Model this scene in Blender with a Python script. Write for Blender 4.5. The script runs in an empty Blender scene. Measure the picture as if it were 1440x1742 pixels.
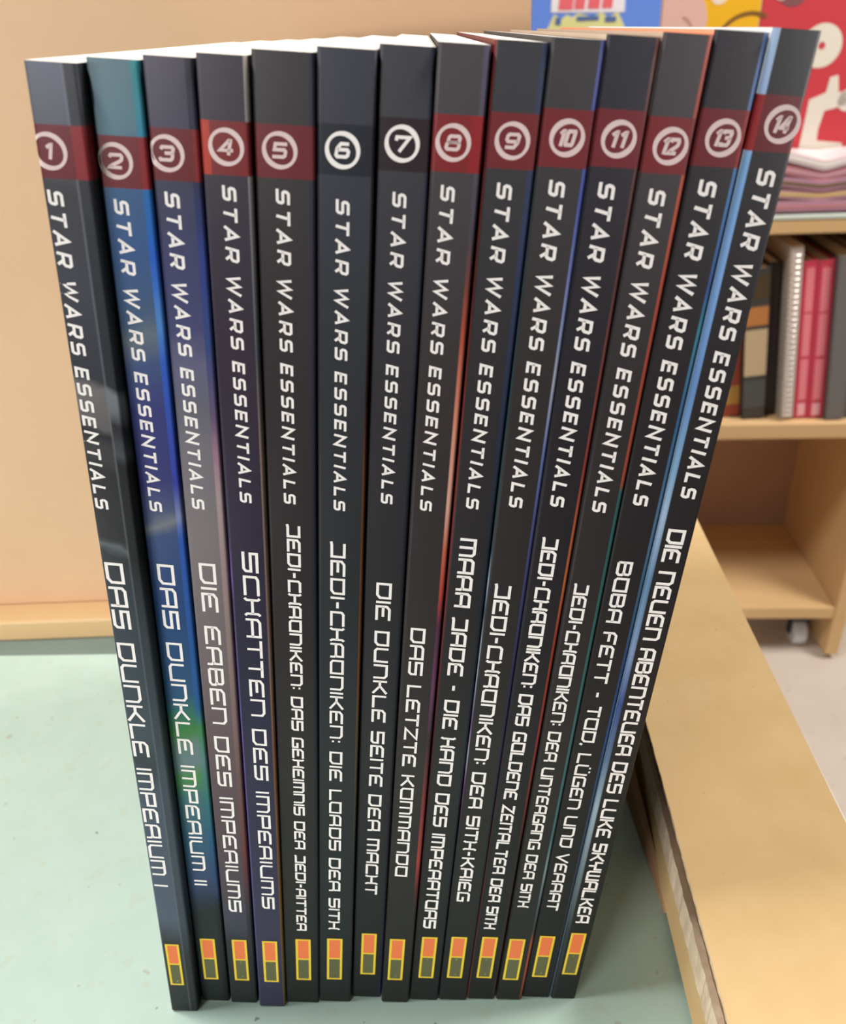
import bpy, bmesh, math, random
from mathutils import Vector, Matrix
random.seed(7)
sc = bpy.context.scene
C = sc.collection

# ------------------------------------------------------------------ camera
cd = bpy.data.cameras.new('camera')
cam = bpy.data.objects.new('camera', cd); C.objects.link(cam); sc.camera = cam
cd.sensor_fit = 'HORIZONTAL'; cd.sensor_width = 36.0; cd.lens = 36.0
cd.clip_start = 0.01; cd.clip_end = 30
_p, _r = 0.5211468, 0.0440268            # pitch down, roll
_ri = Vector((1, 0, 0)); _dn = Vector((0, -math.sin(_p), -math.cos(_p))); _fw = Vector((0, math.cos(_p), -math.sin(_p)))
_X = _ri * math.cos(_r) + _dn * math.sin(_r); _D = -_ri * math.sin(_r) + _dn * math.cos(_r)
cam.matrix_world = Matrix(((_X.x, -_D.x, -_fw.x, 0), (_X.y, -_D.y, -_fw.y, 0), (_X.z, -_D.z, -_fw.z, 0.261944), (0, 0, 0, 1)))
cd.dof.use_dof = True; cd.dof.focus_distance = 0.200; cd.dof.aperture_fstop = 28.0

# ------------------------------------------------------------------ world, lights, exposure
w = bpy.data.worlds.new('world'); sc.world = w; w.use_nodes = True
bg = w.node_tree.nodes['Background']; bg.inputs[0].default_value = (1.0, 0.97, 0.93, 1); bg.inputs[1].default_value = 0.06
def area(name, loc, target, sx, sy, power, col):
    l = bpy.data.lights.new(name, 'AREA'); l.shape = 'RECTANGLE'; l.size = sx; l.size_y = sy; l.energy = power; l.color = col
    o = bpy.data.objects.new(name, l); C.objects.link(o); o.location = loc
    o.rotation_euler = (Vector(target) - Vector(loc)).to_track_quat('-Z', 'Y').to_euler(); return o
area('ceiling_light', (-0.60, 0.275, 1.8), (-0.25, 0.26, 0.0), 0.5, 0.13, 29, (1.0, 0.98, 0.98))
area('front_fill', (-1.25, -1.25, 0.32), (0, 0.2, 0.1), 0.7, 0.25, 31, (1.0, 0.97, 0.95))  # added low fill for the spines and rack panel, source unseen
area('right_light', (1.35, 0.58, 1.4), (0.22, 0.38, 0.0), 0.6, 0.6, 42, (1.0, 0.97, 0.93))
sc.view_settings.view_transform = 'Standard'; sc.view_settings.look = 'None'
sc.view_settings.exposure = 0.0; sc.view_settings.gamma = 1.0; sc.view_settings.use_curve_mapping = False

# ------------------------------------------------------------------ helpers
def lin(c):
    r = []
    for v in c[:3]:
        v /= 255.0
        r.append(v / 12.92 if v <= 0.04045 else ((v + 0.055) / 1.055) ** 2.4)
    return (r[0], r[1], r[2], 1.0)

def tag(o, label=None, cat=None, group=None, kind=None):
    if label: o['label'] = label
    if cat: o['category'] = cat
    if group: o['group'] = group
    if kind: o['kind'] = kind
    return o

def obj(name, bm, m, parent=None, smooth=False):
    me = bpy.data.meshes.new(name); bm.normal_update(); bm.to_mesh(me); bm.free()
    o = bpy.data.objects.new(name, me); C.objects.link(o)
    for mm in (m if isinstance(m, (list, tuple)) else [m]):
        me.materials.append(mm)
    if smooth:
        for p in me.polygons: p.use_smooth = True
    if parent: o.parent = parent
    return o

def empty(name, loc=(0, 0, 0), rot=(0, 0, 0)):
    o = bpy.data.objects.new(name, None); C.objects.link(o); o.location = loc; o.rotation_euler = rot
    o.empty_display_size = 0.02
    return o

def box(bm, x0, x1, y0, y1, z0, z1, bev=0.0):
    vs = [bm.verts.new(p) for p in ((x0, y0, z0), (x1, y0, z0), (x1, y1, z0), (x0, y1, z0), (x0, y0, z1), (x1, y0, z1), (x1, y1, z1), (x0, y1, z1))]
    fs = [bm.faces.new([vs[i] for i in q]) for q in ((3, 2, 1, 0), (4, 5, 6, 7), (0, 1, 5, 4), (1, 2, 6, 5), (2, 3, 7, 6), (3, 0, 4, 7))]
    if bev > 0:
        es = list({e for f in fs for e in f.edges})
        bmesh.ops.bevel(bm, geom=es, offset=bev, segments=2, profile=0.5, affect='EDGES')
    return bm

def boxo(name, dims, m, parent=None, bev=0.0):
    bm = bmesh.new(); box(bm, *dims, bev=bev); return obj(name, bm, m, parent)

def cyl(bm, c, r, h, axis='Z', seg=24, bev=0.0):
    mat = Matrix.Translation(c)
    if axis == 'X': mat = mat @ Matrix.Rotation(math.pi / 2, 4, 'Y')
    if axis == 'Y': mat = mat @ Matrix.Rotation(math.pi / 2, 4, 'X')
    r_ = bmesh.ops.create_cone(bm, cap_ends=True, segments=seg, radius1=r, radius2=r, depth=h, matrix=mat)
    if bev:
        es = [e for e in {e for v in r_['verts'] for e in v.link_edges} if len(e.link_faces) == 2 and any(len(f.verts) > 4 for f in e.link_faces)]
        bmesh.ops.bevel(bm, geom=es, offset=bev, segments=3, profile=0.5, affect='EDGES')

def mat(name, col, rough=0.6, spec=0.4, metal=0.0):
    m = bpy.data.materials.new(name); m.use_nodes = True
    b = m.node_tree.nodes['Principled BSDF']
    b.inputs['Base Color'].default_value = lin(col); b.inputs['Roughness'].default_value = rough
    b.inputs['Specular IOR Level'].default_value = spec; b.inputs['Metallic'].default_value = metal
    return m

class NT:
    def __init__(s, m): s.t = m.node_tree; s.b = s.t.nodes['Principled BSDF']
    def n(s, k, **kw):
        x = s.t.nodes.new(k)
        for a, v in kw.items(): setattr(x, a, v)
        return x
    def l(s, a, b): s.t.links.new(a, b)
    def noise(s, vec, scale, detail=4, rough=0.55):
        x = s.n('ShaderNodeTexNoise'); x.inputs['Scale'].default_value = scale; x.inputs['Detail'].default_value = detail
        x.inputs['Roughness'].default_value = rough; s.l(vec, x.inputs['Vector']); return x.outputs['Fac']
    def ramp(s, fac, stops, interp='LINEAR'):
        x = s.n('ShaderNodeValToRGB'); cr = x.color_ramp; cr.interpolation = interp
        while len(cr.elements) > len(stops): cr.elements.remove(cr.elements[-1])
        while len(cr.elements) < len(stops): cr.elements.new(0.5)
        for e, (p, c) in zip(cr.elements, stops): e.position = p; e.color = c
        s.l(fac, x.inputs[0]); return x.outputs[0]
    def math(s, op, a, b=None, c=None):
        x = s.n('ShaderNodeMath', operation=op)
        for i, v in enumerate((a, b, c)):
            if v is None: continue
            if isinstance(v, (int, float)): x.inputs[i].default_value = v
            else: s.l(v, x.inputs[i])
        return x.outputs[0]
    def mix(s, fac, a, b):
        x = s.n('ShaderNodeMix', data_type='RGBA')
        for sock, v in ((x.inputs['Factor'], fac), (x.inputs['A'], a), (x.inputs['B'], b)):
            if isinstance(v, (int, float)): sock.default_value = v
            elif isinstance(v, tuple): sock.default_value = v
            else: s.l(v, sock)
        return x.outputs['Result']
    def bump(s, h, strength, dist):
        x = s.n('ShaderNodeBump'); x.inputs['Strength'].default_value = strength; x.inputs['Distance'].default_value = dist
        s.l(h, x.inputs['Height']); s.l(x.outputs[0], s.b.inputs['Normal'])
    def coord(s, k='Object'): return s.n('ShaderNodeTexCoord').outputs[k]

def speckled(name, base, alt, scale, rough, specks=None, spec_scale=60, spec_lo=0.70, spec=0.35, bump=0.0, stretch=None):
    m = mat(name, base, rough, spec); t = NT(m); co = t.coord()
    vec = co
    if stretch:
        mp = t.n('ShaderNodeMapping'); mp.inputs['Scale'].default_value = stretch; t.l(co, mp.inputs[0]); vec = mp.outputs[0]
    f = t.noise(vec, scale, 5, 0.6)
    col = t.ramp(f, [(0.3, lin(base)), (0.7, lin(alt))])
    if specks:
        for (c, s_, lo, am) in specks:
            g = t.noise(co, s_, 2, 0.5)
            mk = t.ramp(g, [(lo, (0, 0, 0, 1)), (lo + 0.035, (1, 1, 1, 1))])
            col = t.mix(t.math('MULTIPLY', mk, am), col, lin(c))
    t.l(col, t.b.inputs['Base Color'])
    if bump: t.bump(f, bump, 0.0004)
    return m

# ------------------------------------------------------------------ setting
FLOOR = -0.75
M_floor = speckled('floor_lino', (206, 191, 176), (213, 199, 184), 14, 0.5, [((184, 170, 156), 40, 0.64, 0.4)])
tag(boxo('floor', (-3, 3, -2, 3, FLOOR - 0.05, FLOOR), M_floor), kind='structure')
M_wall = speckled('wall_paint', (205, 196, 182), (214, 205, 192), 6, 0.8)
tag(boxo('wall_back', (-3, 3, 2.2, 2.3, FLOOR, 2.2), M_wall), kind='structure')

# ------------------------------------------------------------------ table
A_T = -math.radians(2.6)
M_mint = speckled('mint_laminate', (190, 219, 206), (198, 225, 213), 60, 0.45,
                  [((196, 206, 182), 130, 0.62, 0.30), ((172, 164, 134), 190, 0.705, 0.45), ((110, 118, 104), 240, 0.755, 0.75)], spec=0.3)
M_strip = speckled('grey_strip', (118, 135, 127), (128, 144, 136), 40, 0.6)
M_white = mat('white_edging', (236, 230, 226), 0.4)
M_steel = mat('painted_steel', (90, 92, 95), 0.4, 0.5, 0.6)
# local table frame: origin on the right far corner of the mint top
tb = empty('table', (0.1568, 0.3160, 0), (0, 0, A_T))
tag(tb, 'mint green speckled table with a grey strip along the far side carrying the row of books', 'table')
boxo('tabletop', (-1.5, -0.003, -0.72, 0, -0.028, 0), M_mint, tb, bev=0.0008)
boxo('far_strip', (-1.5, -0.003, 0.0, 0.11, -0.028, 0), M_strip, tb, bev=0.0008)  # darker grey-green strip behind the mint top
# white lipping along the right side, slightly raised and skewed like in the photo
bm = bmesh.new(); box(bm, -0.003, 0.0, -0.72, 0.11, -0.028, 0.0004, bev=0.0006)
obj('edge_trim', bm, M_white, tb)
for x in (-1.44, -0.07):
    for y in (-0.66, 0.05):
        boxo('leg', (x - 0.02, x + 0.02, y - 0.02, y + 0.02, FLOOR, -0.028), M_steel, tb, bev=0.002)

# ------------------------------------------------------------------ wooden display rack behind the books
M_board = speckled('hardboard', (217, 178, 141), (224, 186, 149), 9, 0.62, spec=0.25)
M_wood = speckled('beech_board', (213, 178, 128), (221, 187, 138), 30, 0.55, stretch=(0.15, 1, 1), spec=0.3)
rk = empty('display_rack', (-0.276, 0.361, 0), (0, 0, -math.radians(0.7)))
tag(rk, 'tan hardboard display rack with a narrow bottom ledge standing behind the books', 'rack')
boxo('back_panel', (-1.02, 0.3235, 0.0, 0.009, 0.0, 1.05), M_board, rk, bev=0.0006)  # unseen height and left end enlarged to keep light off the bookcase
boxo('bottom_ledge', (-1.02, 0.3235, -0.0165, 0.0, 0.0, 0.0115), M_wood, rk, bev=0.0012)

# ------------------------------------------------------------------ cardboard box on the right
M_card = speckled('kraft_card', (208, 174, 122), (215, 182, 132), 70, 0.8,
                  [((176, 138, 92), 330, 0.745, 0.55), ((214, 176, 124), 30, 0.55, 0.3)], spec=0.2, bump=0.1)
M_torn = speckled('torn_card', (206, 182, 152), (226, 206, 180), 260, 0.9, spec=0.1)
M_shaded = speckled('shaded_corrugation', (120, 92, 66), (150, 118, 86), 500, 0.9, spec=0.05)  # corrugated card with the shade of gap and foot put into its brown
SL = 0.0555
def lx(y, z=0.045): return 0.0700 + SL * (y - 0.117)
def wav(y, k):
    return (math.sin(y * 410 + k) + math.sin(y * 947 + 2.3 * k) * 0.7 + math.sin(y * 1730 + 5 * k) * 0.5) / 2.2
def slab(name, z0, z1, inset, m, parent, y0=0.02, y1=0.372, rx=0.0, jag=0.0, zjag=0.0, n=150, edge=None):
    bm = bmesh.new(); rows = []
    for i in range(n + 1):
        y = y0 + (y1 - y0) * i / n
        ins = inset(y) if callable(inset) else inset
        j = wav(y, 1 + z0 * 900) * jag + (random.random() - 0.5) * jag * 0.5
        jz = wav(y, 2 + z0 * 700) * zjag + (random.random() - 0.5) * zjag * 0.5
        xl = lx(y) + ins + j; xr = 0.1256 + 0.054 * (y - 0.175) - rx
        rows.append([bm.verts.new((xl, y, z0 + jz)), bm.verts.new((xr, y, z0)), bm.verts.new((xr, y, z1)), bm.verts.new((xl, y, z1))])
    for a, b in zip(rows, rows[1:]):
        for k in range(4):
            f = bm.faces.new((a[k], a[(k + 1) % 4], b[(k + 1) % 4], b[k]))
            if k in (1, 3) and edge: f.material_index = 1
    bm.faces.new(rows[0][::-1]); bm.faces.new(rows[-1])
    bmesh.ops.recalc_face_normals(bm, faces=bm.faces)
    return obj(name, bm, [m, edge] if edge else m, parent)
cb = empty('cardboard_box', (0, 0, 0))
tag(cb, 'long flat brown cardboard box with frayed flap edges lying right of the books', 'box')
slab('shaded_foot', 0.0, 0.003, 0.0050, M_shaded, cb, rx=0.004)  # dark contact line under the wall, shade painted into the colour
slab('box_wall', 0.003, 0.0225, lambda y: 0.0018 + 0.018 * max(0, y - 0.19), M_card, cb, rx=0.002)
slab('lower_flap', 0.0220, 0.0330, lambda y: 0.0006 + 0.012 * max(0, y - 0.17), M_torn, cb, jag=0.00022, zjag=0.0007, n=260)
slab('shaded_core', 0.0330, 0.0436, 0.0026, M_shaded, cb, rx=0.003, jag=0.0003)  # fills the gap between the flaps, its darkness painted in
slab('top_flap', 0.0436, 0.0450, 0.0, M_card, cb, jag=0.00012, zjag=0.0003, n=260, edge=M_torn)
# bent tab at the foot of the box side
bm = bmesh.new()
vs = [bm.verts.new(p) for p in ((0.0752, 0.178, 0), (0.0725, 0.255, 0.0), (0.0712, 0.262, 0.028), (0.0742, 0.262, 0.028), (0.0748, 0.255, 0.0), (0.0768, 0.178, 0.002))]
for q in ((0, 1, 2), (0, 2, 3, 5), (5, 3, 4), (0, 5, 4, 1), (1, 4, 3, 2)): bm.faces.new([vs[i] for i in q])
bmesh.ops.recalc_face_normals(bm, faces=bm.faces)
obj('side_tab', bm, mat('dull_card', (178, 140, 108), 0.85, 0.1), cb)

# ------------------------------------------------------------------ stroke lettering
WIDE = {  # bold wide lettering: (advance, strokes)
 'S': (1.15, [[(1.08, .9), (.22, .9), (.1, .8), (.1, .62), (.22, .5), (.96, .5), (1.06, .4), (1.06, .2), (.96, .1), (.02, .1)]]),
 'T': (1.15, [[(0, .9), (1.15, .9)], [(.575, .9), (.575, 0)]]),
 'A': (1.25, [[(.06, 0), (.62, .93), (1.18, 0)], [(.3, .3), (.95, .3)]]),
 'R': (1.15, [[(.1, 0), (.1, .9), (.92, .9), (1.05, .8), (1.05, .52), (.92, .4), (.1, .4)], [(.62, .4), (1.08, 0)]]),
 'W': (1.65, [[(.05, 1), (.4, .07), (.82, .9), (1.24, .07), (1.6, 1)]]),
 'E': (1.05, [[(1.02, .9), (.1, .9), (.1, .1), (1.02, .1)], [(.1, .5), (.92, .5)]]),
 'N': (1.2, [[(.1, 0), (.1, .92), (1.1, .08), (1.1, 1)]]),
 'I': (.22, [[(.11, 0), (.11, 1)]]),
 'L': (1.0, [[(.1, 1), (.1, .1), (1.0, .1)]]),
 '0': (.95, [[(.5, .9), (.8, .9), (.85, .82), (.85, .18), (.78, .1), (.17, .1), (.1, .18), (.1, .82), (.17, .9), (.5, .9)]]),
 '1': (.5, [[(.02, .72), (.3, .9), (.36, .9), (.36, 0)]]),
 '2': (1.0, [[(.05, .74), (.12, .9), (.82, .9), (.92, .8), (.92, .6), (.82, .5), (.2, .18), (.14, .1), (1.0, .1)]]),
 '3': (1.0, [[(.05, .75), (.12, .9), (.82, .9), (.92, .8), (.9, .6), (.78, .52), (.35, .52)], [(.78, .52), (.92, .42), (.92, .2), (.82, .1), (.12, .1), (.05, .25)]]),
 '4': (1.1, [[(.8, 0), (.8, 1)], [(.74, .95), (.1, .3), (1.1, .3)]]),
 '5': (1.0, [[(.95, .9), (.12, .9), (.12, .54), (.82, .54), (.92, .44), (.92, .2), (.82, .1), (.05, .1)]]),
 '6': (1.0, [[(.86, .9), (.3, .9), (.1, .6), (.1, .2), (.2, .1), (.82, .1), (.92, .2), (.92, .44), (.82, .54), (.1, .54)]]),
 '7': (1.0, [[(.04, .68), (.04, .9), (.94, .9), (.4, 0)]]),
 '8': (1.0, [[(.5, .52), (.2, .52), (.13, .62), (.13, .8), (.22, .9), (.8, .9), (.89, .8), (.89, .62), (.82, .52), (.5, .52)], [(.5, .52), (.2, .52), (.08, .4), (.08, .2), (.18, .1), (.84, .1), (.94, .2), (.94, .4), (.82, .52), (.5, .52)]]),
 '9': (1.0, [[(.1, .1), (.7, .1), (.9, .4), (.9, .8), (.8, .9), (.2, .9), (.1, .8), (.1, .56), (.2, .46), (.9, .46)]]),
}
TECH = {  # narrow technical title lettering
 'A': (1.0, [[(.07, 0), (.07, .78), (.22, .93), (.93, .93), (.93, 0)], [(.07, .42), (.93, .42)]]),
 'B': (1.0, [[(.07, .07), (.07, .93), (.8, .93), (.88, .85), (.88, .62), (.78, .52), (.07, .52)], [(.78, .52), (.93, .42), (.93, .2), (.8, .07), (.07, .07)]]),
 'C': (.95, [[(.95, .93), (.2, .93), (.07, .8), (.07, .07), (.95, .07)]]),
 'D': (1.0, [[(.07, .07), (.07, .93), (.93, .93), (.93, .25), (.75, .07), (.07, .07)]]),
 'E': (.95, [[(.95, .93), (.25, .93), (.07, .75), (.07, .07), (.95, .07)], [(.07, .5), (.72, .5)]]),
 'F': (.9, [[(.92, .93), (.25, .93), (.07, .75), (.07, 0)], [(.07, .46), (.72, .46)]]),
 'G': (.98, [[(.93, .93), (.2, .93), (.07, .8), (.07, .07), (.93, .07), (.93, .46), (.5, .46)]]),
 'H': (.85, [[(.0, 1), (.09, .86), (.09, .14), (.0, 0)], [(.09, .5), (.76, .5)], [(.85, 1), (.76, .86), (.76, .14), (.85, 0)]]),
 'I': (.15, [[(.075, 0), (.075, 1)]]),
 'J': (.95, [[(.1, .93), (.88, .93), (.88, .07), (.2, .07), (.02, .02)]]),
 'K': (.95, [[(.07, 0), (.07, 1)], [(.07, .5), (.4, .5), (.93, 1)], [(.4, .5), (.93, 0)]]),
 'L': (.9, [[(.07, 1), (.07, .07), (.9, .07)]]),
 'M': (1.15, [[(.07, 0), (.07, .93), (.95, .93), (1.08, .8), (1.08, 0)], [(.575, .93), (.575, 0)]]),
 'N': (1.0, [[(.07, 0), (.07, .93), (.78, .93), (.93, .78), (.93, 0)]]),
 'O': (1.0, [[(.5, .93), (.93, .93), (.93, .07), (.2, .07), (.07, .2), (.07, .93), (.5, .93)]]),
 'P': (.95, [[(.07, 0), (.07, .93), (.88, .93), (.88, .42), (.07, .42)]]),
 'R': (1.0, [[(.07, 0), (.07, .78), (.22, .93), (.9, .93), (.9, .5), (.8, .42), (.07, .42)], [(.8, .42), (.93, .3), (.93, 0)]]),
 'S': (.95, [[(.95, .93), (.07, .93), (.07, .52), (.88, .52), (.88, .2), (.76, .07), (0, .07)]]),
 'T': (.9, [[(0, .93), (.9, .93)], [(.45, .93), (.45, 0)]]),
 'U': (1.0, [[(.07, 1), (.07, .2), (.2, .07), (.93, .07), (.93, 1)]]),
 'V': (.95, [[(.02, 1), (.4, .05), (.93, 1)]]),
 'W': (1.15, [[(.07, 1), (.07, .2), (.2, .07), (1.08, .07), (1.08, 1)], [(.575, 1), (.575, .07)]]),
 'Y': (.95, [[(.07, 1), (.07, .5), (.88, .5), (.88, 1)], [(.475, .5), (.475, 0)]]),
 'Z': (.95, [[(.03, .93), (.86, .93), (.08, .07), (.95, .07)]]),
 '-': (.5, [[(.06, .5), (.44, .5)]]),
 ':': (.18, [[(.09, .18), (.09, .34)], [(.09, .66), (.09, .82)]]),
 ',': (.18, [[(.1, .14), (.02, -.08)]]),
}
TECH['\u00dc'] = (1.0, TECH['U'][1] + [[(.3, 1.06), (.3, 1.2)], [(.66, 1.06), (.66, 1.2)]])

def stroke_quads(pts, th, sx=1.0):
    """left and right offset points of a polyline with mitred joints; sx is the x stretch already applied"""
    n = len(pts); closed = (pts[0] == pts[-1]) and n > 3
    out = []
    for i in range(n):
        p = Vector(pts[i])
        if closed:
            a = Vector(pts[i - 1 if i > 0 else n - 2]); b = Vector(pts[i + 1 if i < n - 1 else 1])
            d0 = (p - a).normalized(); d1 = (b - p).normalized()
        else:
            d0 = (p - Vector(pts[i - 1])).normalized() if i > 0 else None
            d1 = (Vector(pts[i + 1]) - p).normalized() if i < n - 1 else None
            d0 = d0 or d1; d1 = d1 or d0
        n0 = Vector((-d0.y, d0.x)); n1 = Vector((-d1.y, d1.x))
        mvec = n0 + n1
        if mvec.length < 1e-4: mvec = n0
        mvec.normalize(); k = max(0.45, mvec.dot(n0))
        out.append((p + mvec * th / 2 / k, p - mvec * th / 2 / k))
    return out

def text_polys(text, font, length, height, th, gap, space, slant=0.0):
    """list of quads in (x along, y up) millimetres, total advance fitted to length"""
    adv = 0; runs = []
    for ch in text:
        if ch == ' ': adv += space; continue
        w_, st = font[ch]; runs.append((adv, st)); adv += w_ + gap
    adv -= gap
    sx = length / (adv * height)
    quads = []
    for x0, st in runs:
        for s in st:
            pts = [(((x0 + x) * sx + slant * (y - 0.5)) * height, y * height) for x, y in s]
            o = stroke_quads(pts, th * height)
            for (a, b), (c, d) in zip(o, o[1:]): quads.append((a, b, d, c))
    return quads

# ------------------------------------------------------------------ the row of paperbacks
H, D = 0.26, 0.170
PSI, RC = -0.02137, 0.0007
def wrap(u, e=0.00006):
    """point on the cover profile at u metres across the spine (negative wraps round the left corner)"""
    if u >= RC: return Vector((u, -e))
    a = (RC - u) / RC
    if a < math.pi / 2: return Vector((RC - (RC + e) * math.sin(a), RC - (RC + e) * math.cos(a)))
    return Vector((-e, RC + (a - math.pi / 2) * RC))

def spine_mesh(quads_us):
    """quads given as (u, s) in mm, s measured down from the top"""
    bm = bmesh.new()
    for q in quads_us:
        vs = []
        for u, s in q:
            p = wrap(u / 1000); vs.append(bm.verts.new((p.x, p.y, H - s / 1000)))
        try:
            f = bm.faces.new(vs); f.normal_update()
            if f.normal.y > 0: f.normal_flip()
        except ValueError: pass
    return bm

M_page = speckled('page_edges', (226, 220, 208), (238, 233, 224), 300, 0.8, stretch=(6, 0.05, 0.05), spec=0.15)
M_ink = mat('white_print', (240, 231, 230), 0.55, 0.3)
M_ring = mat('pale_print', (217, 192, 192), 0.55, 0.3)
M_yel = mat('yellow_print', (226, 192, 48), 0.5, 0.3)
M_ora = mat('orange_print', (222, 112, 62), 0.5, 0.3)
M_emb = mat('dull_yellow_print', (170, 160, 104), 0.5, 0.3)
M_oli = mat('olive_print', (88, 88, 56), 0.5, 0.3)

def cover_material(i, t, b):
    m = bpy.data.materials.new('cover_print_%d' % (i + 1)); m.use_nodes = True
    T = NT(m); T.b.inputs['Roughness'].default_value = 0.5; T.b.inputs['Specular IOR Level'].default_value = 0.11
    uv = T.n('ShaderNodeUVMap'); sp = T.n('ShaderNodeSeparateXYZ'); T.l(uv.outputs[0], sp.inputs[0])
    u, s = sp.outputs[0], sp.outputs[1]                    # u in mm, s in mm from the top
    co = T.coord()
    wob = T.noise(co, 140, 2)
    sn = T.math('DIVIDE', s, 260.0)
    amt = b.get('wob', 0.006)
    sd = T.math('ADD', sn, T.math('MULTIPLY', T.math('SUBTRACT', wob, 0.5), amt))
    if b.get('skew'): sd = T.math('ADD', sd, T.math('MULTIPLY', u, b['skew'] / 260.0))
    def ink(c, k=0.57): q = lin(c); return (q[0] * k, q[1] * k, q[2] * k, 1)
    def R(stops, k=0.57): return T.ramp(sd, [(p / 260.0, ink(c, k)) for p, c in stops])
    col = R(b['main'], 0.82 if i < 3 else 0.57)
    fine = T.noise(co, 900, 2)
    def edge(lo, hi):   # smooth 0..1 over u
        x = T.n('ShaderNodeMapRange'); x.inputs['From Min'].default_value = lo; x.inputs['From Max'].default_value = hi
        T.l(u, x.inputs['Value']); return x.outputs[0]
    if 'left' in b:
        wl, st = b['left']; col = T.mix(edge(wl + 0.12, wl - 0.12), col, R(st, 0.85))
    if 'back' in b:
        col = T.mix(edge(-0.5, -0.8), col, R(b['back'], 0.9))
    if 'right' in b:
        wr, st = b['right']; col = T.mix(edge(t - wr - 0.12, t - wr + 0.12), col, R(st, 0.85))
    if 'fold' in b:     # pale highlight painted along the spine fold
        f0, c = b['fold']; k = T.math('MULTIPLY', T.math('MULTIPLY', edge(f0 - 0.35, f0), edge(f0 + 0.35, f0)), 0.45)
        col = T.mix(k, col, ink(c))
    b0, b1 = b['band']
    def smask(a, up):
        x = T.n('ShaderNodeMapRange'); x.inputs['From Min'].default_value = a - 0.12 * up; x.inputs['From Max'].default_value = a + 0.12 * up
        T.l(s, x.inputs['Value']); return x.outputs[0]
    mk = T.math('MULTIPLY', smask(b0, 1), smask(b1, -1))
    bc = ink(b['bc'])
    if 'bl' in b: bc = T.mix(edge(b['bl'][0] + 0.15, b['bl'][0] - 0.15), bc, ink(b['bl'][1]))
    if 'br' in b: bc = T.mix(edge(t - b['br'][0] - 0.15, t - b['br'][0] + 0.15), bc, ink(b['br'][1]))
    col = T.mix(mk, col, bc)
    col = T.mix(T.math('MULTIPLY', fine, 0.015), col, (0.25, 0.25, 0.25, 1))
    T.l(col, T.b.inputs['Base Color'])
    T.bump(T.noise(co, 260, 3), 0.06, 0.0003)
    return m

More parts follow.
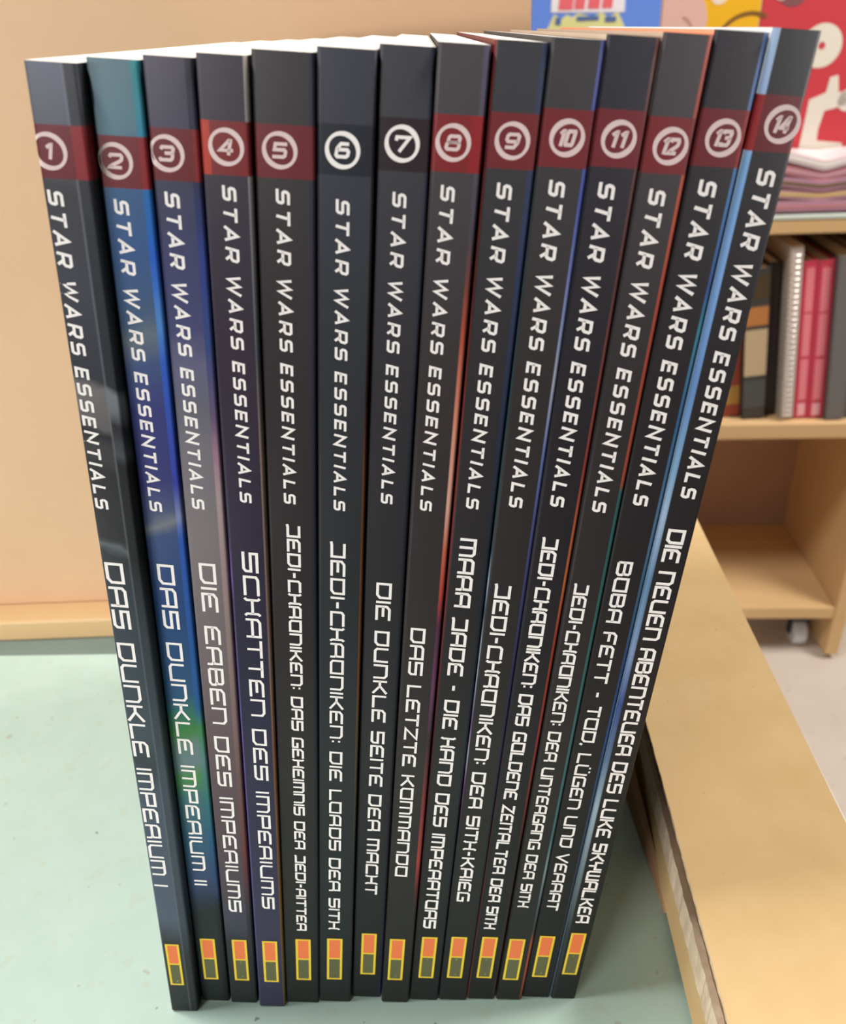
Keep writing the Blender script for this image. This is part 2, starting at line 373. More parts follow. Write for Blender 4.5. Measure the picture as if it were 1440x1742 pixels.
def dk(a, b_, c): return [(0, a), (60, b_), (130, b_), (260, c)]  # spine ramp, with the glossy haze at the top put into the colour
RED = (118, 42, 46)
S_ = 'STAR WARS ESSENTIALS'
BOOKS = [
 dict(x=-.08461, y=.1522, th=.0962, t=8.35, band=(9.1, 17.4), ring=(2.06, 13.17), ser=(0.7, 3.25, 19.4, 81.0), ti=(0.7, 4.4, 94.1, 200.5), tt='DAS DUNKLE IMPERIUM I', lg=(1.03, 5.04, 226.4),
  main=[(0, (84, 88, 100)), (9, (78, 80, 90)), (18, (54, 55, 58)), (34, (62, 64, 72)), (52, (54, 56, 62)), (53.5, (108, 106, 106)), (61, (92, 91, 92)), (62.5, (38, 39, 41)), (66, (62, 62, 65)), (69, (60, 61, 63)), (70.5, (46, 47, 48)), (88, (48, 50, 51)), (89.5, (98, 104, 110)), (91, (52, 56, 58)), (106, (62, 70, 78)), (142, (72, 82, 92)), (152, (60, 66, 73)), (160, (76, 84, 100)), (214, (86, 94, 112)), (222, (62, 66, 74)), (226, (50, 53, 56)), (260, (44, 47, 48))],
  right=(2.3, [(0, (46, 48, 54)), (52, (44, 47, 52)), (53.5, (112, 116, 120)), (57, (100, 103, 107)), (60, (40, 42, 46)), (66, (70, 73, 76)), (68, (36, 37, 39)), (90, (38, 40, 42)), (110, (58, 64, 70)), (150, (66, 74, 84)), (215, (64, 70, 84)), (230, (40, 43, 48)), (260, (36, 38, 40))]),
  fold=(6.0, (132, 138, 150)), br=(2.3, (142, 46, 50)), bc=(112, 42, 50), wob=0.02, skew=-0.35,
  lab='comic paperback numbered 1, grey spine with dark streaks, leftmost of the row'),
 dict(x=-.07571, y=.1550, th=.0961, t=8.61, band=(11.4, 19.7), ring=(3.0, 15.38), ser=(1.9, 4.4, 21.7, 83.6), ti=(1.95, 5.45, 96.8, 204.4), tt='DAS DUNKLE IMPERIUM II', lg=(1.53, 5.88, 228.7),
  main=[(0, (78, 104, 112)), (11, (76, 106, 118)), (20, (54, 84, 116)), (32, (52, 80, 122)), (44, (64, 84, 112)), (48, (92, 104, 112)), (53, (64, 80, 118)), (62, (56, 60, 112)), (78, (56, 58, 112)), (86, (74, 84, 118)), (88.5, (118, 122, 128)), (91, (62, 80, 122)), (108, (42, 72, 122)), (136, (50, 86, 124)), (142, (56, 112, 98)), (147, (66, 128, 66)), (152, (104, 130, 124)), (158, (108, 128, 136)), (163, (76, 136, 74)), (170, (70, 112, 118)), (186, (58, 96, 122)), (204, (62, 76, 112)), (212, (48, 56, 74)), (217, (44, 50, 52)), (260, (40, 46, 46))],
  right=(1.5, [(0, (40, 122, 124)), (11, (46, 112, 128)), (22, (30, 92, 142)), (34, (36, 82, 168)), (46, (70, 118, 176)), (54, (46, 82, 168)), (80, (52, 62, 150)), (88, (120, 132, 170)), (92, (46, 84, 168)), (140, (40, 92, 150)), (148, (66, 132, 80)), (158, (96, 128, 132)), (168, (60, 122, 110)), (186, (46, 92, 130)), (208, (52, 66, 106)), (216, (34, 40, 44)), (260, (30, 34, 36))]),
  br=(1.5, (138, 40, 46)), bc=(116, 46, 50), wob=0.02, skew=0.35,
  lab='bright blue and teal spined comic paperback numbered 2 with a green patch'),
 dict(x=-.06646, y=.1540, th=.0964, t=8.22, band=(10.5, 18.7), ring=(2.68, 14.42), ser=(1.7, 4.2, 20.7, 82.9), ti=(2.0, 5.45, 96.3, 215.3), tt='DIE ERBEN DES IMPERIUMS', lg=(1.89, 6.19, 228.3),
  main=[(0, (66, 63, 76)), (10, (62, 60, 74)), (19, (54, 56, 72)), (30, (58, 60, 92)), (45, (66, 68, 104)), (52, (92, 92, 118)), (60, (96, 96, 108)), (70, (112, 108, 116)), (90, (124, 116, 118)), (120, (118, 106, 110)), (150, (104, 86, 92)), (180, (92, 76, 82)), (205, (84, 72, 82)), (215, (74, 72, 88)), (224, (66, 66, 80)), (229, (48, 50, 56)), (260, (42, 46, 48))],
  right=(1.5, [(0, (40, 40, 50)), (19, (36, 40, 62)), (32, (42, 56, 116)), (48, (50, 66, 112)), (62, (92, 78, 104)), (70, (146, 112, 128)), (80, (160, 140, 142)), (120, (146, 122, 120)), (160, (112, 84, 84)), (190, (110, 60, 62)), (215, (56, 50, 60)), (260, (34, 36, 38))]),
  bc=(110, 40, 44), br=(1.0, (132, 42, 46)), wob=0.03,
  lab='comic paperback numbered 3, navy spine fading to dusty grey pink below'),
 dict(x=-.05737, y=.15244, th=.0953, t=8.05, band=(9.6, 17.95), ring=(4.13, 13.54), ser=(3.05, 5.4, 19.7, 80.9), ti=(2.75, 6.1, 92.9, 212.3), tt='SCHATTEN DES IMPERIUMS', lg=(2.02, 6.34, 227.2),
  main=[(0, (66, 62, 72)), (20, (62, 58, 68)), (50, (62, 52, 66)), (85, (58, 52, 72)), (130, (56, 54, 78)), (180, (64, 60, 90)), (225, (74, 68, 100)), (260, (70, 66, 96))],
  right=(0.55, [(0, (150, 142, 136)), (30, (120, 116, 122)), (50, (92, 96, 108)), (70, (148, 126, 112)), (120, (150, 120, 112)), (150, (140, 92, 70)), (190, (130, 90, 44)), (260, (110, 90, 50))]),
  left=(0.45, [(0, (60, 56, 66)), (90, (64, 56, 80)), (100, (112, 76, 150)), (106, (70, 60, 90)), (130, (86, 72, 132)), (200, (88, 78, 132)), (260, (70, 64, 96))]),
  bl=(1.5, (186, 66, 50)), bc=(126, 46, 46), lab='dark purple spined comic paperback numbered 4 with a bright red badge band'),
 dict(x=-.0491, y=.15323, th=.0967, t=10.15, band=(10.7, 19.05), ring=(4.26, 14.67), ser=(3.4, 5.8, 20.9, 82.2), ti=(3.85, 6.6, 87.1, 224.1), tt='JEDI-CHRONIKEN: DAS GEHEIMNIS DER JEDI-RITTER', lg=(3.36, 7.78, 228.2),
  main=dk((62, 60, 61), (58, 52, 54), (46, 49, 47)), right=(1.0, [(0, (44, 44, 58)), (60, (36, 36, 52)), (260, (32, 34, 40))]), bc=(112, 42, 46),
  lab='widest charcoal comic paperback, numbered 5, with the smallest lettered title'),
 dict(x=-.03875, y=.15306, th=.0971, t=9.6, band=(11.0, 18.95), ring=(4.3, 15.0), ser=(3.25, 5.6, 22.95, 84.2), ti=(2.7, 5.8, 91.8, 224.0), tt='JEDI-CHRONIKEN: DIE LORDS DER SITH', lg=(2.27, 6.75, 228.4),
  main=dk((62, 64, 74), (54, 57, 62), (46, 50, 49)), right=(0.5, [(0, (46, 44, 52)), (60, (56, 42, 40)), (75, (120, 72, 42)), (130, (128, 82, 40)), (160, (92, 82, 62)), (200, (52, 50, 46)), (260, (40, 40, 40))]), bc=(38, 41, 50),
  lab='slate grey comic paperback numbered 6 with a blue black badge band'),
 dict(x=-.02869, y=.15409, th=.0966, t=9.0, band=(10.5, 18.8), ring=(4.26, 14.47), ser=(3.0, 5.4, 22.3, 83.6), ti=(2.8, 6.1, 103.6, 210.2), tt='DIE DUNKLE SEITE DER MACHT', lg=(2.33, 6.73, 228.2),
  main=dk((66, 66, 72), (56, 54, 58), (46, 48, 48)), right=(0.9, [(0, (46, 48, 62)), (80, (34, 36, 46)), (200, (34, 34, 42)), (240, (40, 38, 66)), (260, (48, 44, 84))]), bc=(46, 36, 40),
  lab='charcoal comic paperback numbered 7 with a brown black badge band'),
 dict(x=-.01953, y=.15205, th=.0970, t=8.38, band=(10.2, 19.0), ring=(3.45, 14.44), ser=(1.9, 4.3, 21.25, 84.6), ti=(1.7, 4.95, 115.0, 200.4), tt='DAS LETZTE KOMMANDO', lg=(1.44, 5.88, 228.4),
  main=dk((76, 72, 76), (64, 57, 58), (50, 48, 47)), right=(1.1, [(0, (74, 70, 86)), (30, (64, 58, 66)), (38, (104, 56, 46)), (48, (158, 72, 54)), (66, (196, 128, 108)), (84, (204, 156, 140)), (94, (190, 96, 76)), (106, (172, 66, 54)), (114, (86, 46, 72)), (134, (104, 60, 96)), (150, (62, 42, 52)), (184, (150, 58, 56)), (194, (170, 60, 58)), (206, (84, 40, 42)), (216, (44, 42, 42)), (260, (42, 42, 42))]), br=(2.2, (150, 38, 42)), bc=(132, 40, 42),
  lab='comic paperback numbered 8 with a glowing red and cream streak down its right spine edge'),
 dict(x=-.01071, y=.15233, th=.0976, t=8.6, band=(10.3, 18.9), ring=(4.31, 14.52), ser=(2.5, 5.1, 21.3, 84.7), ti=(2.0, 5.5, 92.0, 224.3), tt='MARA JADE - DIE HAND DES IMPERATORS', lg=(1.99, 6.46, 228.5),
  main=dk((62, 62, 66), (54, 51, 53), (45, 46, 45)), left=(0.25, [(0, (120, 40, 40)), (40, (104, 44, 40)), (70, (140, 52, 46)), (110, (126, 48, 44)), (150, (84, 34, 40)), (190, (60, 38, 40)), (260, (40, 40, 40))]),
  right=(1.2, [(0, (48, 54, 74)), (30, (40, 50, 80)), (60, (38, 46, 68)), (90, (36, 42, 52)), (260, (36, 37, 38))]), bc=RED,
  lab='comic paperback numbered 9, thin red line left and navy edge right on its spine'),
 dict(x=-.00175, y=.15193, th=.0973, t=8.55, band=(10.1, 19.0), ring=(4.4, 14.39), ser=(2.4, 5.15, 21.2, 84.6), ti=(1.75, 5.2, 103.8, 212.2), tt='JEDI-CHRONIKEN: DER SITH-KRIEG', lg=(1.62, 6.16, 228.5),
  main=dk((66, 64, 67), (58, 53, 53), (45, 45, 43)), left=(0.12, [(0, (58, 60, 62)), (60, (44, 74, 84)), (96, (52, 76, 86)), (104, (150, 170, 190)), (112, (60, 80, 100)), (122, (150, 160, 180)), (136, (130, 140, 160)), (146, (110, 76, 130)), (156, (176, 170, 196)), (166, (110, 60, 110)), (180, (60, 56, 70)), (260, (42, 42, 42))]),
  right=(0.8, [(0, (74, 84, 130)), (10, (66, 76, 138)), (24, (64, 76, 146)), (44, (112, 124, 164)), (58, (146, 150, 166)), (72, (92, 108, 160)), (90, (72, 76, 130)), (130, (44, 46, 84)), (180, (36, 38, 52)), (260, (38, 36, 40))]), bc=(120, 42, 46),
  lab='comic paperback numbered 10 with a lilac blue line on the right spine edge'),
 dict(x=.00697, y=.15184, th=.0972, t=8.5, band=(10.5, 19.3), ring=(4.32, 14.91), ser=(2.2, 5.05, 21.9, 84.8), ti=(1.9, 5.2, 92.3, 225.1), tt='JEDI-CHRONIKEN: DAS GOLDENE ZEITALTER DER SITH', lg=(1.89, 6.44, 229.0),
  main=dk((52, 51, 59), (48, 44, 49), (44, 44, 43)), left=(0.2, [(0, (48, 48, 58)), (140, (44, 44, 60)), (200, (84, 50, 48)), (260, (120, 60, 58))]),
  right=(0.75, [(0, (112, 74, 68)), (10, (84, 52, 54)), (40, (84, 50, 48)), (60, (118, 58, 52)), (76, (140, 56, 50)), (90, (176, 92, 54)), (104, (190, 102, 52)), (118, (160, 64, 46)), (150, (146, 54, 48)), (172, (120, 50, 44)), (190, (54, 40, 40)), (260, (70, 44, 42))]), bc=(116, 42, 47),
  back=[(0, (196, 176, 156)), (30, (60, 54, 52))],
  lab='near black comic paperback numbered 11 with a reddish brown to orange right edge'),
 dict(x=.0160, y=.15127, th=.0962, t=7.85, band=(11.9, 20.55), ring=(4.22, 16.25), ser=(2.1, 4.95, 23.2, 86.2), ti=(1.4, 4.5, 104.2, 215.0), tt='JEDI-CHRONIKEN: DER UNTERGANG DER SITH', lg=(0.86, 5.52, 229.7),
  main=dk((76, 70, 73), (60, 54, 55), (48, 47, 44)),
  right=(0.85, [(0, (150, 66, 56)), (11, (142, 62, 50)), (24, (160, 72, 50)), (50, (146, 62, 48)), (80, (150, 70, 50)), (80.6, (44, 92, 92)), (110, (48, 100, 98)), (160, (60, 110, 116)), (186, (74, 112, 120)), (200, (130, 150, 156)), (214, (80, 96, 104)), (226, (60, 60, 60)), (232, (172, 84, 66)), (248, (170, 76, 60)), (260, (110, 60, 50))]), bc=(124, 44, 48),
  back=[(0, (190, 168, 148)), (30, (60, 54, 52))],
  lab='warm grey comic paperback numbered 12, right spine edge orange above and teal below'),
 dict(x=.02403, y=.15168, th=.0967, t=8.5, band=(11.1, 19.9), ring=(4.7, 15.4), ser=(2.35, 5.4, 22.2, 85.3), ti=(1.85, 5.1, 99.2, 217.6), tt='BOBA FETT - TOD, L\u00dcGEN UND VERRAT', lg=(1.69, 6.21, 229.5),
  main=dk((54, 52, 57), (51, 46, 48), (42, 42, 41)),
  right=(0.85, [(0, (78, 100, 142)), (12, (72, 100, 146)), (26, (64, 104, 150)), (40, (50, 74, 128)), (48, (52, 118, 132)), (54, (60, 110, 140)), (66, (52, 92, 130)), (90, (80, 112, 142)), (110, (60, 96, 128)), (130, (44, 72, 122)), (150, (46, 80, 132)), (180, (56, 70, 90)), (220, (50, 54, 60)), (260, (40, 44, 48))]), br=(0.85, (150, 40, 42)), bc=(112, 40, 45),
  back=[(0, (244, 158, 122)), (30, (150, 66, 50))],
  lab='black comic paperback numbered 13 with a dark mottled blue right edge'),
 dict(x=.03275, y=.15089, th=.0972, t=7.6, band=(9.3, 17.75), ring=(4.91, 13.51), ser=(2.8, 5.85, 20.6, 83.5), ti=(2.05, 5.75, 91.1, 222.7), tt='DIE NEUEN ABENTEUER DES LUKE SKYWALKER', lg=(1.66, 6.12, 227.5),
  main=dk((54, 53, 56), (52, 47, 49), (40, 40, 40)),
  left=(1.0, [(0, (140, 160, 186)), (9, (132, 154, 186)), (20, (108, 148, 186)), (40, (112, 148, 196)), (60, (96, 132, 180)), (78, (120, 156, 186)), (88, (150, 170, 196)), (104, (92, 126, 158)), (124, (120, 140, 176)), (140, (60, 76, 130)), (158, (90, 110, 140)), (176, (150, 166, 180)), (200, (110, 122, 130)), (226, (56, 62, 66)), (260, (40, 42, 44))]), bl=(1.0, (150, 40, 42)), bc=(108, 40, 45),
  back=[(0, (236, 240, 240)), (30, (150, 176, 200))],
  lab='rightmost comic paperback of the row, numbered 14, with a pale blue left edge'),
]

def build_book(i, b):
    t = b['t'] / 1000.0
    th = b['th']
    root = empty('comic_paperback', (b['x'], b['y'], t * math.sin(th) + 0.0001), (0, 0, 0))
    # lean to the right about y, then turn about z
    root.rotation_euler = (Matrix.Rotation(PSI, 4, 'Z') @ Matrix.Rotation(th, 4, 'Y')).to_euler()
    tag(root, b['lab'], 'book', 'numbered comic paperbacks in a row')
    # cover: outer and inner profile
    k = 6; c = 0.00032
    outer = [(0.0, D)]; us = [-(D - RC) - RC * math.pi / 2 + RC]
    for j in range(k + 1):
        a = math.pi / 2 * j / k; outer.append((RC - RC * math.cos(a), RC - RC * math.sin(a))); us.append(RC - RC * math.pi / 2 * (1 - j / k))
    for j in range(k + 1):
        a = math.pi / 2 * j / k; outer.append((t - RC + RC * math.sin(a), RC - RC * math.cos(a))); us.append(t - RC + RC * math.pi / 2 * j / k)
    outer.append((t, D)); us.append(us[-1] + D - RC)
    inner = [(min(max(x, c), t - c), max(y, c) if y < D else y) for x, y in outer]
    bm = bmesh.new(); uvl = bm.loops.layers.uv.new('spine'); n = len(outer)
    zs = [0.0, H]
    V = {}
    for nm, pr in (('o', outer), ('i', inner)):
        for a, (x, y) in enumerate(pr):
            for zi, z in enumerate(zs): V[nm, a, zi] = bm.verts.new((x, y, z))
    def face(keys, flip=False):
        vs = [V[q] for q in keys]
        f = bm.faces.new(vs[::-1] if flip else vs)
        lut = {V[q]: q for q in keys}
        for l in f.loops:
            q = lut[l.vert]; l[uvl].uv = (us[q[1]] * 1000, (H - zs[q[2]]) * 1000)
        return f
    for a in range(n - 1):
        f = face((('o', a, 0), ('o', a + 1, 0), ('o', a + 1, 1), ('o', a, 1)))
        f.smooth = 1 <= a <= n - 3
        face((('i', a, 0), ('i', a + 1, 0), ('i', a + 1, 1), ('i', a, 1)), True)
        face((('o', a, 1), ('o', a + 1, 1), ('i', a + 1, 1), ('i', a, 1))).material_index = 1
        face((('o', a, 0), ('o', a + 1, 0), ('i', a + 1, 0), ('i', a, 0)), True).material_index = 1
    for a in (0, n - 1): face((('o', a, 0), ('o', a, 1), ('i', a, 1), ('i', a, 0)), a != 0)
    obj('cover', bm, [cover_material(i, b['t'], b), M_page], root)
    boxo('page_block', (c + 0.00002, t - c - 0.00002, c + 0.0001, D - 0.0006, 0.0004, H), M_page, root)
    # badge: ring and number
    u0, s0 = b['ring']; R1 = 2.95
    qs = []; N = 64; tilt = math.radians(42 if i < 9 else -38)
    def inn(a):
        aa, bb = (2.42, 2.1) if i < 9 else (2.38, 2.0)
        x, y = aa * math.cos(a - tilt), bb * math.sin(a - tilt)
        return (x * math.cos(tilt) - y * math.sin(tilt), x * math.sin(tilt) + y * math.cos(tilt))
    for j in range(N):
        a0, a1 = 2 * math.pi * j / N, 2 * math.pi * (j + 1) / N
        def P(r, a): return (u0 + r * math.cos(a), s0 + r * math.sin(a))
        i0, i1 = inn(a0), inn(a1)
        qs.append([P(R1, a0), P(R1, a1), (u0 + i1[0], s0 + i1[1]), (u0 + i0[0], s0 + i0[1])])
    badge = obj('number_badge', spine_mesh(qs), M_ink if i in (5, 6) else M_ring, root)
    num = str(i + 1); hh = 2.5 if len(num) == 1 else 2.6
    ln = {1: 0.45 * hh if num == '1' else 0.95 * hh, 2: 0.98 * hh}[len(num)]
    dq = text_polys(num, WIDE, ln, hh, 0.22 if len(num) == 1 else 0.23, 0.2, 0.3, 0.2)
    obj('number', spine_mesh([[(u0 - ln / 2 + p[0], s0 + hh / 2 - p[1]) for p in q] for q in dq]), M_ink if i in (5, 6) else M_ring, badge)
    # lettering reads from top to bottom, letter tops towards the right
    a, e, s0_, s1_ = b['ser']; hgt = e - a
    q = text_polys(S_, WIDE, s1_ - s0_, hgt, 0.205, 0.5, 0.74, 0.22)
    obj('series_lettering', spine_mesh([[(a + p[1], s0_ + p[0]) for p in f] for f in q]), M_ink, root)
    a, e, s0_, s1_ = b['ti']; hgt = e - a
    q = text_polys(b['tt'], TECH, s1_ - s0_, hgt, 0.185 if hgt > 3 else 0.2, 0.13, 0.58, 0.05)
    obj('title_lettering', spine_mesh([[(a + p[1], s0_ + p[0]) for p in f] for f in q]), M_ink, root)
    # publisher mark: yellow frame with an orange and a dark olive field
    a, e, s0_ = b['lg']; s1_ = s0_ + 20.0; f_ = 0.62; mid = s0_ + 9.6
    def rect(x0, x1, y0, y1): return [(x0, y0), (x1, y0), (x1, y1), (x0, y1)]
    mark = obj('publisher_mark', spine_mesh([rect(a, e, s0_, s0_ + f_), rect(a, e, s1_ - f_, s1_), rect(a, a + f_, s0_ + f_, s1_ - f_), rect(e - f_, e, s0_ + f_, s1_ - f_), rect(a + f_, e - f_, mid - f_ / 2, mid + f_ / 2)]), M_yel, root)
    obj('orange_field', spine_mesh([rect(a + f_, e - f_, s0_ + f_, mid - f_ / 2)]), M_ora, mark)
    obj('olive_field', spine_mesh([rect(a + f_, e - f_, mid + f_ / 2, s1_ - f_)]), M_oli, mark)
    cx = (a + e) / 2
    obj('emblem', spine_mesh([[(cx - 0.25, mid + 1.7), (cx + 0.3, mid + 1.7), (cx + 0.1, mid + 0.75), (cx - 0.05, mid + 0.75)], [(cx - 0.1, s1_ - 1.6), (cx + 0.35, s1_ - 2.6), (cx + 0.55, s1_ - 2.2), (cx + 0.15, s1_ - 1.3)]]), M_emb, mark)
    return root
for i, b in enumerate(BOOKS): build_book(i, b)

# ------------------------------------------------------------------ bookcase in the background
A_B = -math.radians(4.0)
BO = Vector((0.74, 1.165, FLOOR))
RB = Matrix.Rotation(A_B, 3, 'Z')
def bpos(u, d, z): return BO + RB @ Vector((u, d, z))
M_case = speckled('case_wood', (208, 170, 119), (216, 179, 130), 16, 0.55, stretch=(0.2, 1, 1), spec=0.3)
M_caseback = speckled('case_back', (170, 132, 106), (178, 140, 114), 8, 0.6, spec=0.2)
M_wheel = mat('grey_wheel', (206, 208, 212), 0.35, 0.5); M_dark = mat('dark_metal', (52, 52, 56), 0.4, 0.5, 0.5)
bc = empty('bookcase', BO, (0, 0, A_B)); tag(bc, 'light wooden bookcase on castors in the blurred background', 'bookcase')
LW = -0.95
for x0, x1 in ((LW, LW + 0.022), (-0.035, -0.013)):
    boxo('side_panel', (x0, x1, 0, 0.30, 0.012, 1.12), M_case, bc, bev=0.002)
for z0, z1 in ((0.090, 0.114), (0.436, 0.462), (0.745, 0.764)):
    boxo('shelf', (LW + 0.022, -0.035, 0.002, 0.285, z0, z1), M_case, bc, bev=0.002)
boxo('back_panel', (LW + 0.022, -0.035, 0.285, 0.30, 0.090, 1.12), M_caseback, bc)
for u in (-0.80, -0.068):
    for d in (0.055, 0.25):
        bm = bmesh.new(); cyl(bm, (u, d, 0.0255), 0.025, 0.024, 'X', 28, 0.004)
        wh = obj('castor', bm, M_wheel, bc, True)
        bm = bmesh.new(); box(bm, u - 0.017, u + 0.017, d - 0.012, d + 0.014, 0.052, 0.09, 0.002); box(bm, u - 0.017, u - 0.0135, d - 0.008, d + 0.008, 0.022, 0.056); box(bm, u + 0.0135, u + 0.017, d - 0.008, d + 0.008, 0.022, 0.056)
        obj('fork', bm, M_dark, wh)

# face-out comics on the top shelf --------------------------------------------------
def prism(bm, pts, y0, y1):
    a = [bm.verts.new((x, y0, z)) for x, z in pts]; b_ = [bm.verts.new((x, y1, z)) for x, z in pts]
    f1 = bm.faces.new(a); bm.faces.new(b_[::-1]); n = len(pts)
    for k in range(n): bm.faces.new((a[k], b_[k], b_[(k + 1) % n], a[(k + 1) % n]))
    bmesh.ops.recalc_face_normals(bm, faces=bm.faces)
def flat(name, pts, m, parent, y=-0.0003):
    bm = bmesh.new(); prism(bm, pts, y, y + 0.0004); return obj(name, bm, m, parent)
def disc(cx, cz, r, n=28, a0=0, a1=2 * math.pi, rz=None):
    return [(cx + r * math.cos(a0 + (a1 - a0) * k / n), cz + (rz or r) * math.sin(a0 + (a1 - a0) * k / n)) for k in range(n + (0 if abs(a1 - a0 - 2 * math.pi) < 1e-6 else 1))]
def ringo(name, cx, cz, r0, r1, m, parent, a0=0, a1=2 * math.pi, n=32, y=-0.0003):
    bm = bmesh.new()
    for k in range(n):
        aa, ab = a0 + (a1 - a0) * k / n, a0 + (a1 - a0) * (k + 1) / n
        vs = [bm.verts.new((cx + r * math.cos(q), y, cz + r * math.sin(q))) for r, q in ((r0, aa), (r1, aa), (r1, ab), (r0, ab))]
        bm.faces.new(vs)
    return obj(name, bm, m, parent)
def comic(u0, u1, h, m, label, d=0.05, zb=0.7655, tk=0.006):
    r = empty('comic_book', bpos(u0, d, zb), (0, 0, A_B)); tag(r, label, 'book', 'comics displayed face out')
    wd = u1 - u0
    bm = bmesh.new(); box(bm, 0, wd, 0, tk, 0, h, 0.0008); obj('cover', bm, m, r)
    boxo('page_block', (0.002, wd + 0.0006, 0.0008, tk - 0.0008, 0.0006, h + 0.0006), M_page, r)
    return r
Z0 = 0.7655
bl = comic(-0.578, -0.414, 0.30, mat('blue_cover', (104, 142, 228), 0.45), 'face-out comic with a blue cover, white title box and pale yellow shape')
def sh(pts, u0): return [(x - u0, z - Z0) for x, z in pts]
flat('title_box', sh([(-0.553, 1.060), (-0.460, 1.060), (-0.460, 1.017), (-0.553, 1.020)], -0.578), mat('title_white', (238, 234, 238), 0.5), bl, -0.0006)
M_rt = mat('title_red', (232, 108, 116), 0.5)
tx = [(-0.544, 0.018), (-0.524, 0.013), (-0.507, 0.015), (-0.489, 0.013)]
bm = bmesh.new()
for x, wd in tx: prism(bm, sh([(x, 1.0225), (x + wd, 1.022), (x + wd + 0.003, 1.055), (x + 0.003, 1.055)], -0.578), -0.0010, -0.0006)
obj('title_lettering', bm, M_rt, bl)
flat('title_shape', sh([(-0.572, 0.980), (-0.556, 1.004), (-0.549, 1.018), (-0.540, 1.012), (-0.533, 1.017), (-0.526, 1.014), (-0.519, 1.018), (-0.500, 1.014), (-0.488, 1.018), (-0.480, 1.012), (-0.468, 1.018), (-0.458, 1.000), (-0.452, 0.972)], -0.578), mat('pale_yellow', (222, 220, 150), 0.5), bl)
M_nb = mat('navy_print', (84, 110, 160), 0.5)
for x0, x1, z0, z1 in ((-0.520, -0.492, 1.0095, 1.0145), (-0.547, -0.540, 1.006, 1.014), (-0.484, -0.470, 1.007, 1.013)):
    flat('dark_lettering', sh([(x0, z0), (x1, z0), (x1, z1), (x0, z1)], -0.578), M_nb, bl, -0.0009)
ye = comic(-0.4125, -0.2895, 0.29, mat('yellow_cover', (240, 182, 36), 0.45), 'face-out comic with a golden yellow cover and a pale pink round shape')
flat('pink_shape', [(0.0005, 0.18)] + [(x, z) for x, z in disc(0.0175, 0.2385, 0.040, 20, -math.pi * 0.5, math.pi * 0.62) if x > 0.0005] + [(0.0005, 0.275)], mat('pale_pink', (224, 180, 168), 0.5), ye)
ringo('fold_line', 0.020, 0.224, 0.0185, 0.0215, mat('pink_shade_line', (188, 140, 130), 0.5), ye, math.radians(-20), math.radians(70), y=-0.0006)
ringo('brown_line', 0.112, 0.202, 0.040, 0.0445, mat('brown_line', (128, 88, 44), 0.5), ye, math.radians(62), math.radians(150), y=-0.0005)
flat('white_dot', disc(0.070, 0.266, 0.011, 20), mat('white_dot', (240, 222, 200), 0.5), ye)
rd = comic(-0.288, -0.1125, 0.31, mat('red_cover', (206, 66, 74), 0.45), 'face-out comic with a red cover and big cream letters')
M_cream = mat('cream_lettering', (232, 224, 208), 0.5)
ringo('cream_letter', 0.082, 0.2045, 0.0045, 0.0255, M_cream, rd)
bm = bmesh.new()
prism(bm, disc(0.0, 0.0, 0.0135, 20), 0, 0.0004); bmesh.ops.translate(bm, verts=bm.verts, vec=(0.128, -0.0005, 0.140))
prism(bm, [(0.074, 0.070), (0.098, 0.070), (0.096, 0.105), (0.100, 0.128), (0.126, 0.134), (0.130, 0.151), (0.114, 0.150), (0.110, 0.170), (0.100, 0.168), (0.098, 0.150), (0.078, 0.142)], -0.0005, -0.0001)
prism(bm, [(0.090, 0.070), (0.138, 0.070), (0.130, 0.088), (0.094, 0.092)], -0.0008, -0.0004)
obj('cream_letter', bm, M_cream, rd)
flat('brown_blot', disc(0.037, 0.262, 0.0165, 18, rz=0.013), mat('brown_blot', (132, 84, 88), 0.5), rd)
flat('grey_blot', disc(0.022, 0.263, 0.008, 16, rz=0.007), mat('grey_blot', (196, 168, 150), 0.5), rd, -0.0006)

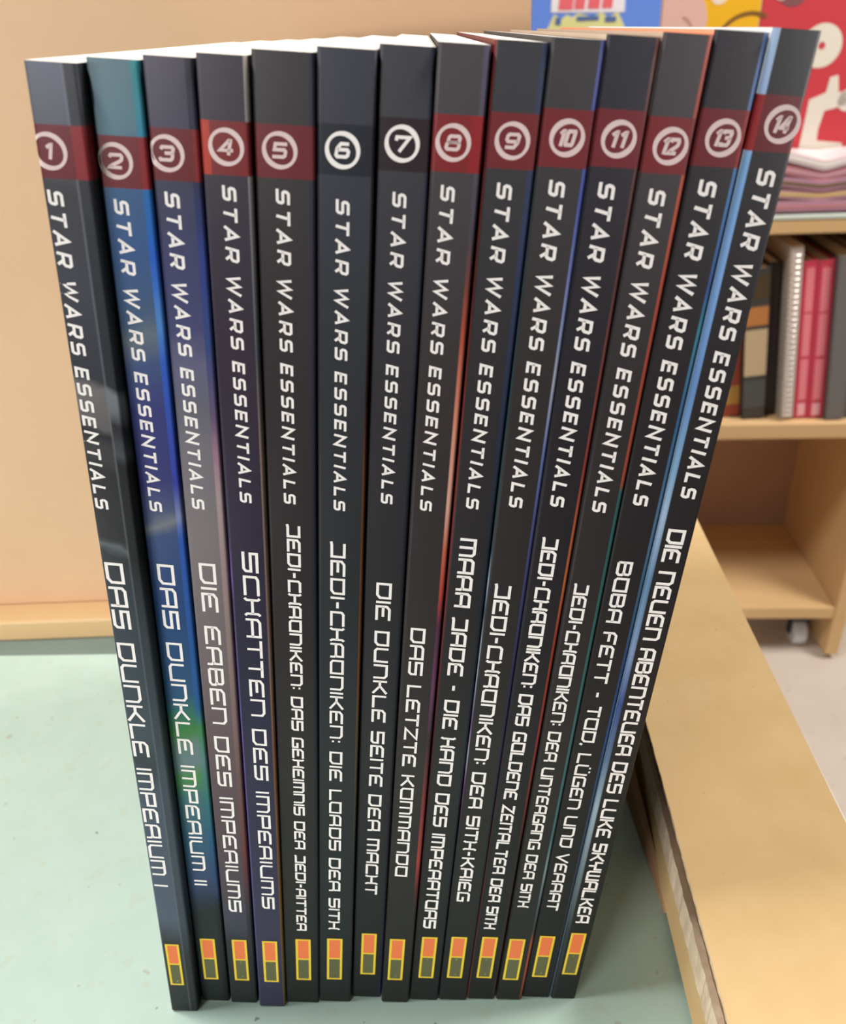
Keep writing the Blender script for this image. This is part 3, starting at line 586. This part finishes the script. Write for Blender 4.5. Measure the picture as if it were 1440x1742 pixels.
# stack of bagged magazines lying in front of the red comic -------------------------
M_bag = [mat('bag_white', (232, 214, 214), 0.25, 0.6), mat('bag_rose', (196, 134, 138), 0.3, 0.5), mat('bag_mauve', (186, 140, 158), 0.3, 0.5), mat('bag_pink', (206, 158, 166), 0.3, 0.5), mat('bag_sand', (214, 184, 120), 0.3, 0.5)]
def sagged(name, u0, u1, d0, d1, z, tk, sag, m, label, side=None):
    r = empty(name, bpos(u0, 0, z), (0, 0, A_B)); tag(r, label, 'magazine', 'magazines stacked on the shelf')
    bm = bmesh.new(); n = 28; rows = []; wd = u1 - u0
    for k in range(n + 1):
        x = wd * k / n; q = -sag * max(0, 1 - abs(u0 + x + 0.19) / 0.055)
        rows.append([bm.verts.new((x, d0, q)), bm.verts.new((x, d1, q * 0.4)), bm.verts.new((x, d1, q * 0.4 + tk)), bm.verts.new((x, d0, q + tk))])
    for a, b_ in zip(rows, rows[1:]):
        for k in range(4): bm.faces.new((a[k], a[(k + 1) % 4], b_[(k + 1) % 4], b_[k]))
    bm.faces.new(rows[0]); bm.faces.new(rows[-1]); bmesh.ops.recalc_face_normals(bm, faces=bm.faces)
    obj('cover', bm, m, r)
    bm = bmesh.new(); rows = []
    for k in range(n + 1):
        x = 0.003 + (wd - 0.006) * k / n; q = -sag * max(0, 1 - abs(u0 + x + 0.19) / 0.055)
        rows.append([bm.verts.new((x, d0 - 0.0006, q + tk * 0.3)), bm.verts.new((x, d0 - 0.0006, q + tk * 0.62)), bm.verts.new((x, d0 + 0.002, q + tk * 0.62)), bm.verts.new((x, d0 + 0.002, q + tk * 0.3))])
    for a, b_ in zip(rows, rows[1:]):
        for k in range(4): bm.faces.new((a[k], a[(k + 1) % 4], b_[(k + 1) % 4], b_[k]))
    bmesh.ops.recalc_face_normals(bm, faces=bm.faces)
    obj('page_block', bm, side or M_page, r)
M_olv = mat('olive_pages', (120, 98, 70), 0.8)  # dull olive brown page edge colour
sagged('magazine', -0.285, -0.085, 0.004, 0.045, 0.8395, 0.012, 0.014, M_bag[0], 'white bagged magazine, topmost of the stack before the red comic')
sagged('magazine', -0.288, -0.080, 0.006, 0.045, 0.8230, 0.013, 0.0105, M_bag[1], 'rose pink bagged magazine, second from the top of the stack', M_bag[3])
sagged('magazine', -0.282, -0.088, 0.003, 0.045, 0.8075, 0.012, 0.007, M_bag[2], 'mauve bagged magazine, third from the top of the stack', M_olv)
sagged('magazine', -0.286, -0.084, 0.005, 0.045, 0.7925, 0.012, 0.004, M_bag[3], 'pink bagged magazine, second from the bottom of the stack', M_bag[4])
sagged('magazine', -0.290, -0.090, 0.004, 0.045, 0.7745, 0.014, 0.0, M_bag[2], 'mauve bagged magazine at the bottom of the stack', M_bag[1])
bm = bmesh.new(); box(bm, 0, 0.24, 0.0, 0.044, 0, 0.006, 0.001)
pp = obj('paper_pad', bm, mat('pale_green_paper', (206, 214, 202), 0.6)); pp.location = bpos(-0.31, 0.001, 0.7645); pp.rotation_euler = (0, 0, A_B)
tag(pp, 'pale green paper pad lying under the magazine stack on the shelf edge', 'paper')

# books on the middle shelf ---------------------------------------------------------
def shelf_book(name, ub, wd, h, dep, d, col, label, lean=6.5, bands=(), cat='book', spine=0.002):
    r = empty(name, bpos(ub, d, 0.4625 + 0.0003), (0, 0, 0))
    r.rotation_euler = (Matrix.Rotation(A_B, 4, 'Z') @ Matrix.Rotation(-math.radians(lean), 4, 'Y')).to_euler()
    tag(r, label, cat, 'books on the middle shelf')
    m = mat(name + '_cover', col, 0.5)
    bm = bmesh.new()
    c = 0.0015
    box(bm, 0, c, 0, dep, 0, h); box(bm, wd - c, wd, 0, dep, 0, h); box(bm, 0, wd, 0, c, 0, h, 0.0006)
    obj('cover', bm, m, r)
    boxo('page_block', (c, wd - c, c, dep - 0.003, 0.002, h - 0.003), M_page, r)
    for z0, z1, cc in bands:
        boxo('spine_label', (0.0008, wd - 0.0008, -0.0004, 0.0004, z0, z1), mat('label_print', cc, 0.5), r)
    return r
shelf_book('hardback_book', -0.268, 0.026, 0.225, 0.16, 0.03, (150, 66, 48), 'rust red book on the middle shelf, half hidden behind the rightmost paperback', 6.5, ((0.02, 0.05, (176, 132, 60)),))
shelf_book('hardback_book', -0.2405, 0.0335, 0.232, 0.16, 0.02, (66, 62, 58), 'dark book with orange and cream spine patches on the middle shelf', 6.5, ((0.188, 0.222, (74, 60, 34)), (0.148, 0.176, (186, 122, 66)), (0.070, 0.142, (196, 172, 136)), (0.018, 0.062, (78, 78, 78))))
shelf_book('hardback_book', -0.2055, 0.0175, 0.238, 0.17, 0.035, (46, 34, 32), 'black book between the patched book and the spiral notebook', 6.5)
# spiral notebook: pages, cover, wire coils
nb = empty('spiral_notebook', bpos(-0.1860, 0.012, 0.4635), (0, 0, 0))
nb.rotation_euler = (Matrix.Rotation(A_B, 4, 'Z') @ Matrix.Rotation(-math.radians(6.5), 4, 'Y')).to_euler()
tag(nb, 'white spiral bound notebook standing left of the red ring binder', 'notebook', 'books on the middle shelf')
M_nbk = mat('notebook_white', (222, 208, 198), 0.6)
boxo('page_block', (0.004, 0.021, 0.004, 0.16, 0.002, 0.262), M_nbk, nb)
boxo('cover', (0.0025, 0.0038, 0.002, 0.162, 0, 0.264), mat('notebook_grey', (196, 184, 172), 0.5), nb)
M_wire = mat('coil_wire', (212, 204, 196), 0.3, 0.6, 0.4)
bm = bmesh.new()
for k in range(30):
    z = 0.008 + k * 0.0084; seg = 12; ring = []
    for a in range(seg):
        q = 2 * math.pi * a / seg; cx, cy = 0.010 + 0.008 * math.cos(q), 0.004 + 0.008 * math.sin(q)
        ring.append([bm.verts.new((cx + 0.001 * math.cos(q), cy + 0.001 * math.sin(q), z)), bm.verts.new((cx, cy, z + 0.0014)), bm.verts.new((cx - 0.001 * math.cos(q), cy - 0.001 * math.sin(q), z)), bm.verts.new((cx, cy, z - 0.0014))])
    for a in range(seg):
        p, n_ = ring[a], ring[(a + 1) % seg]
        for j in range(4): bm.faces.new((p[j], p[(j + 1) % 4], n_[(j + 1) % 4], n_[j]))
bmesh.ops.recalc_face_normals(bm, faces=bm.faces)
obj('spiral_wire', bm, M_wire, nb)
def binder(ub, wd, label):
    r = shelf_book('red_booklet', ub, wd, 0.242, 0.17, 0.02, (208, 66, 88), label, 6.5)
    pk = mat('pink_print', (236, 132, 142), 0.5); pw = mat('pale_print_block', (240, 176, 184), 0.5)
    for z0, z1, m in ((0.030, 0.095, pk), (0.100, 0.165, pk), (0.168, 0.232, pk), (0.004, 0.024, pw)):
        boxo('spine_print', (wd * 0.26, wd * 0.78, -0.0005, 0.0003, z0, z1), m, r)
binder(-0.1625, 0.0205, 'red booklet with pink spine print right beside the spiral notebook')
binder(-0.1415, 0.0225, 'red booklet with pink spine print left of the grey folder')
shelf_book('grey_folder', -0.1170, 0.028, 0.250, 0.18, 0.012, (112, 108, 106), 'grey folder right of the red booklets', 6.5, cat='folder')
shelf_book('grey_folder', -0.0880, 0.026, 0.245, 0.18, 0.02, (96, 92, 92), 'dark grey folder at the right end of the middle shelf', 6.5, cat='folder')
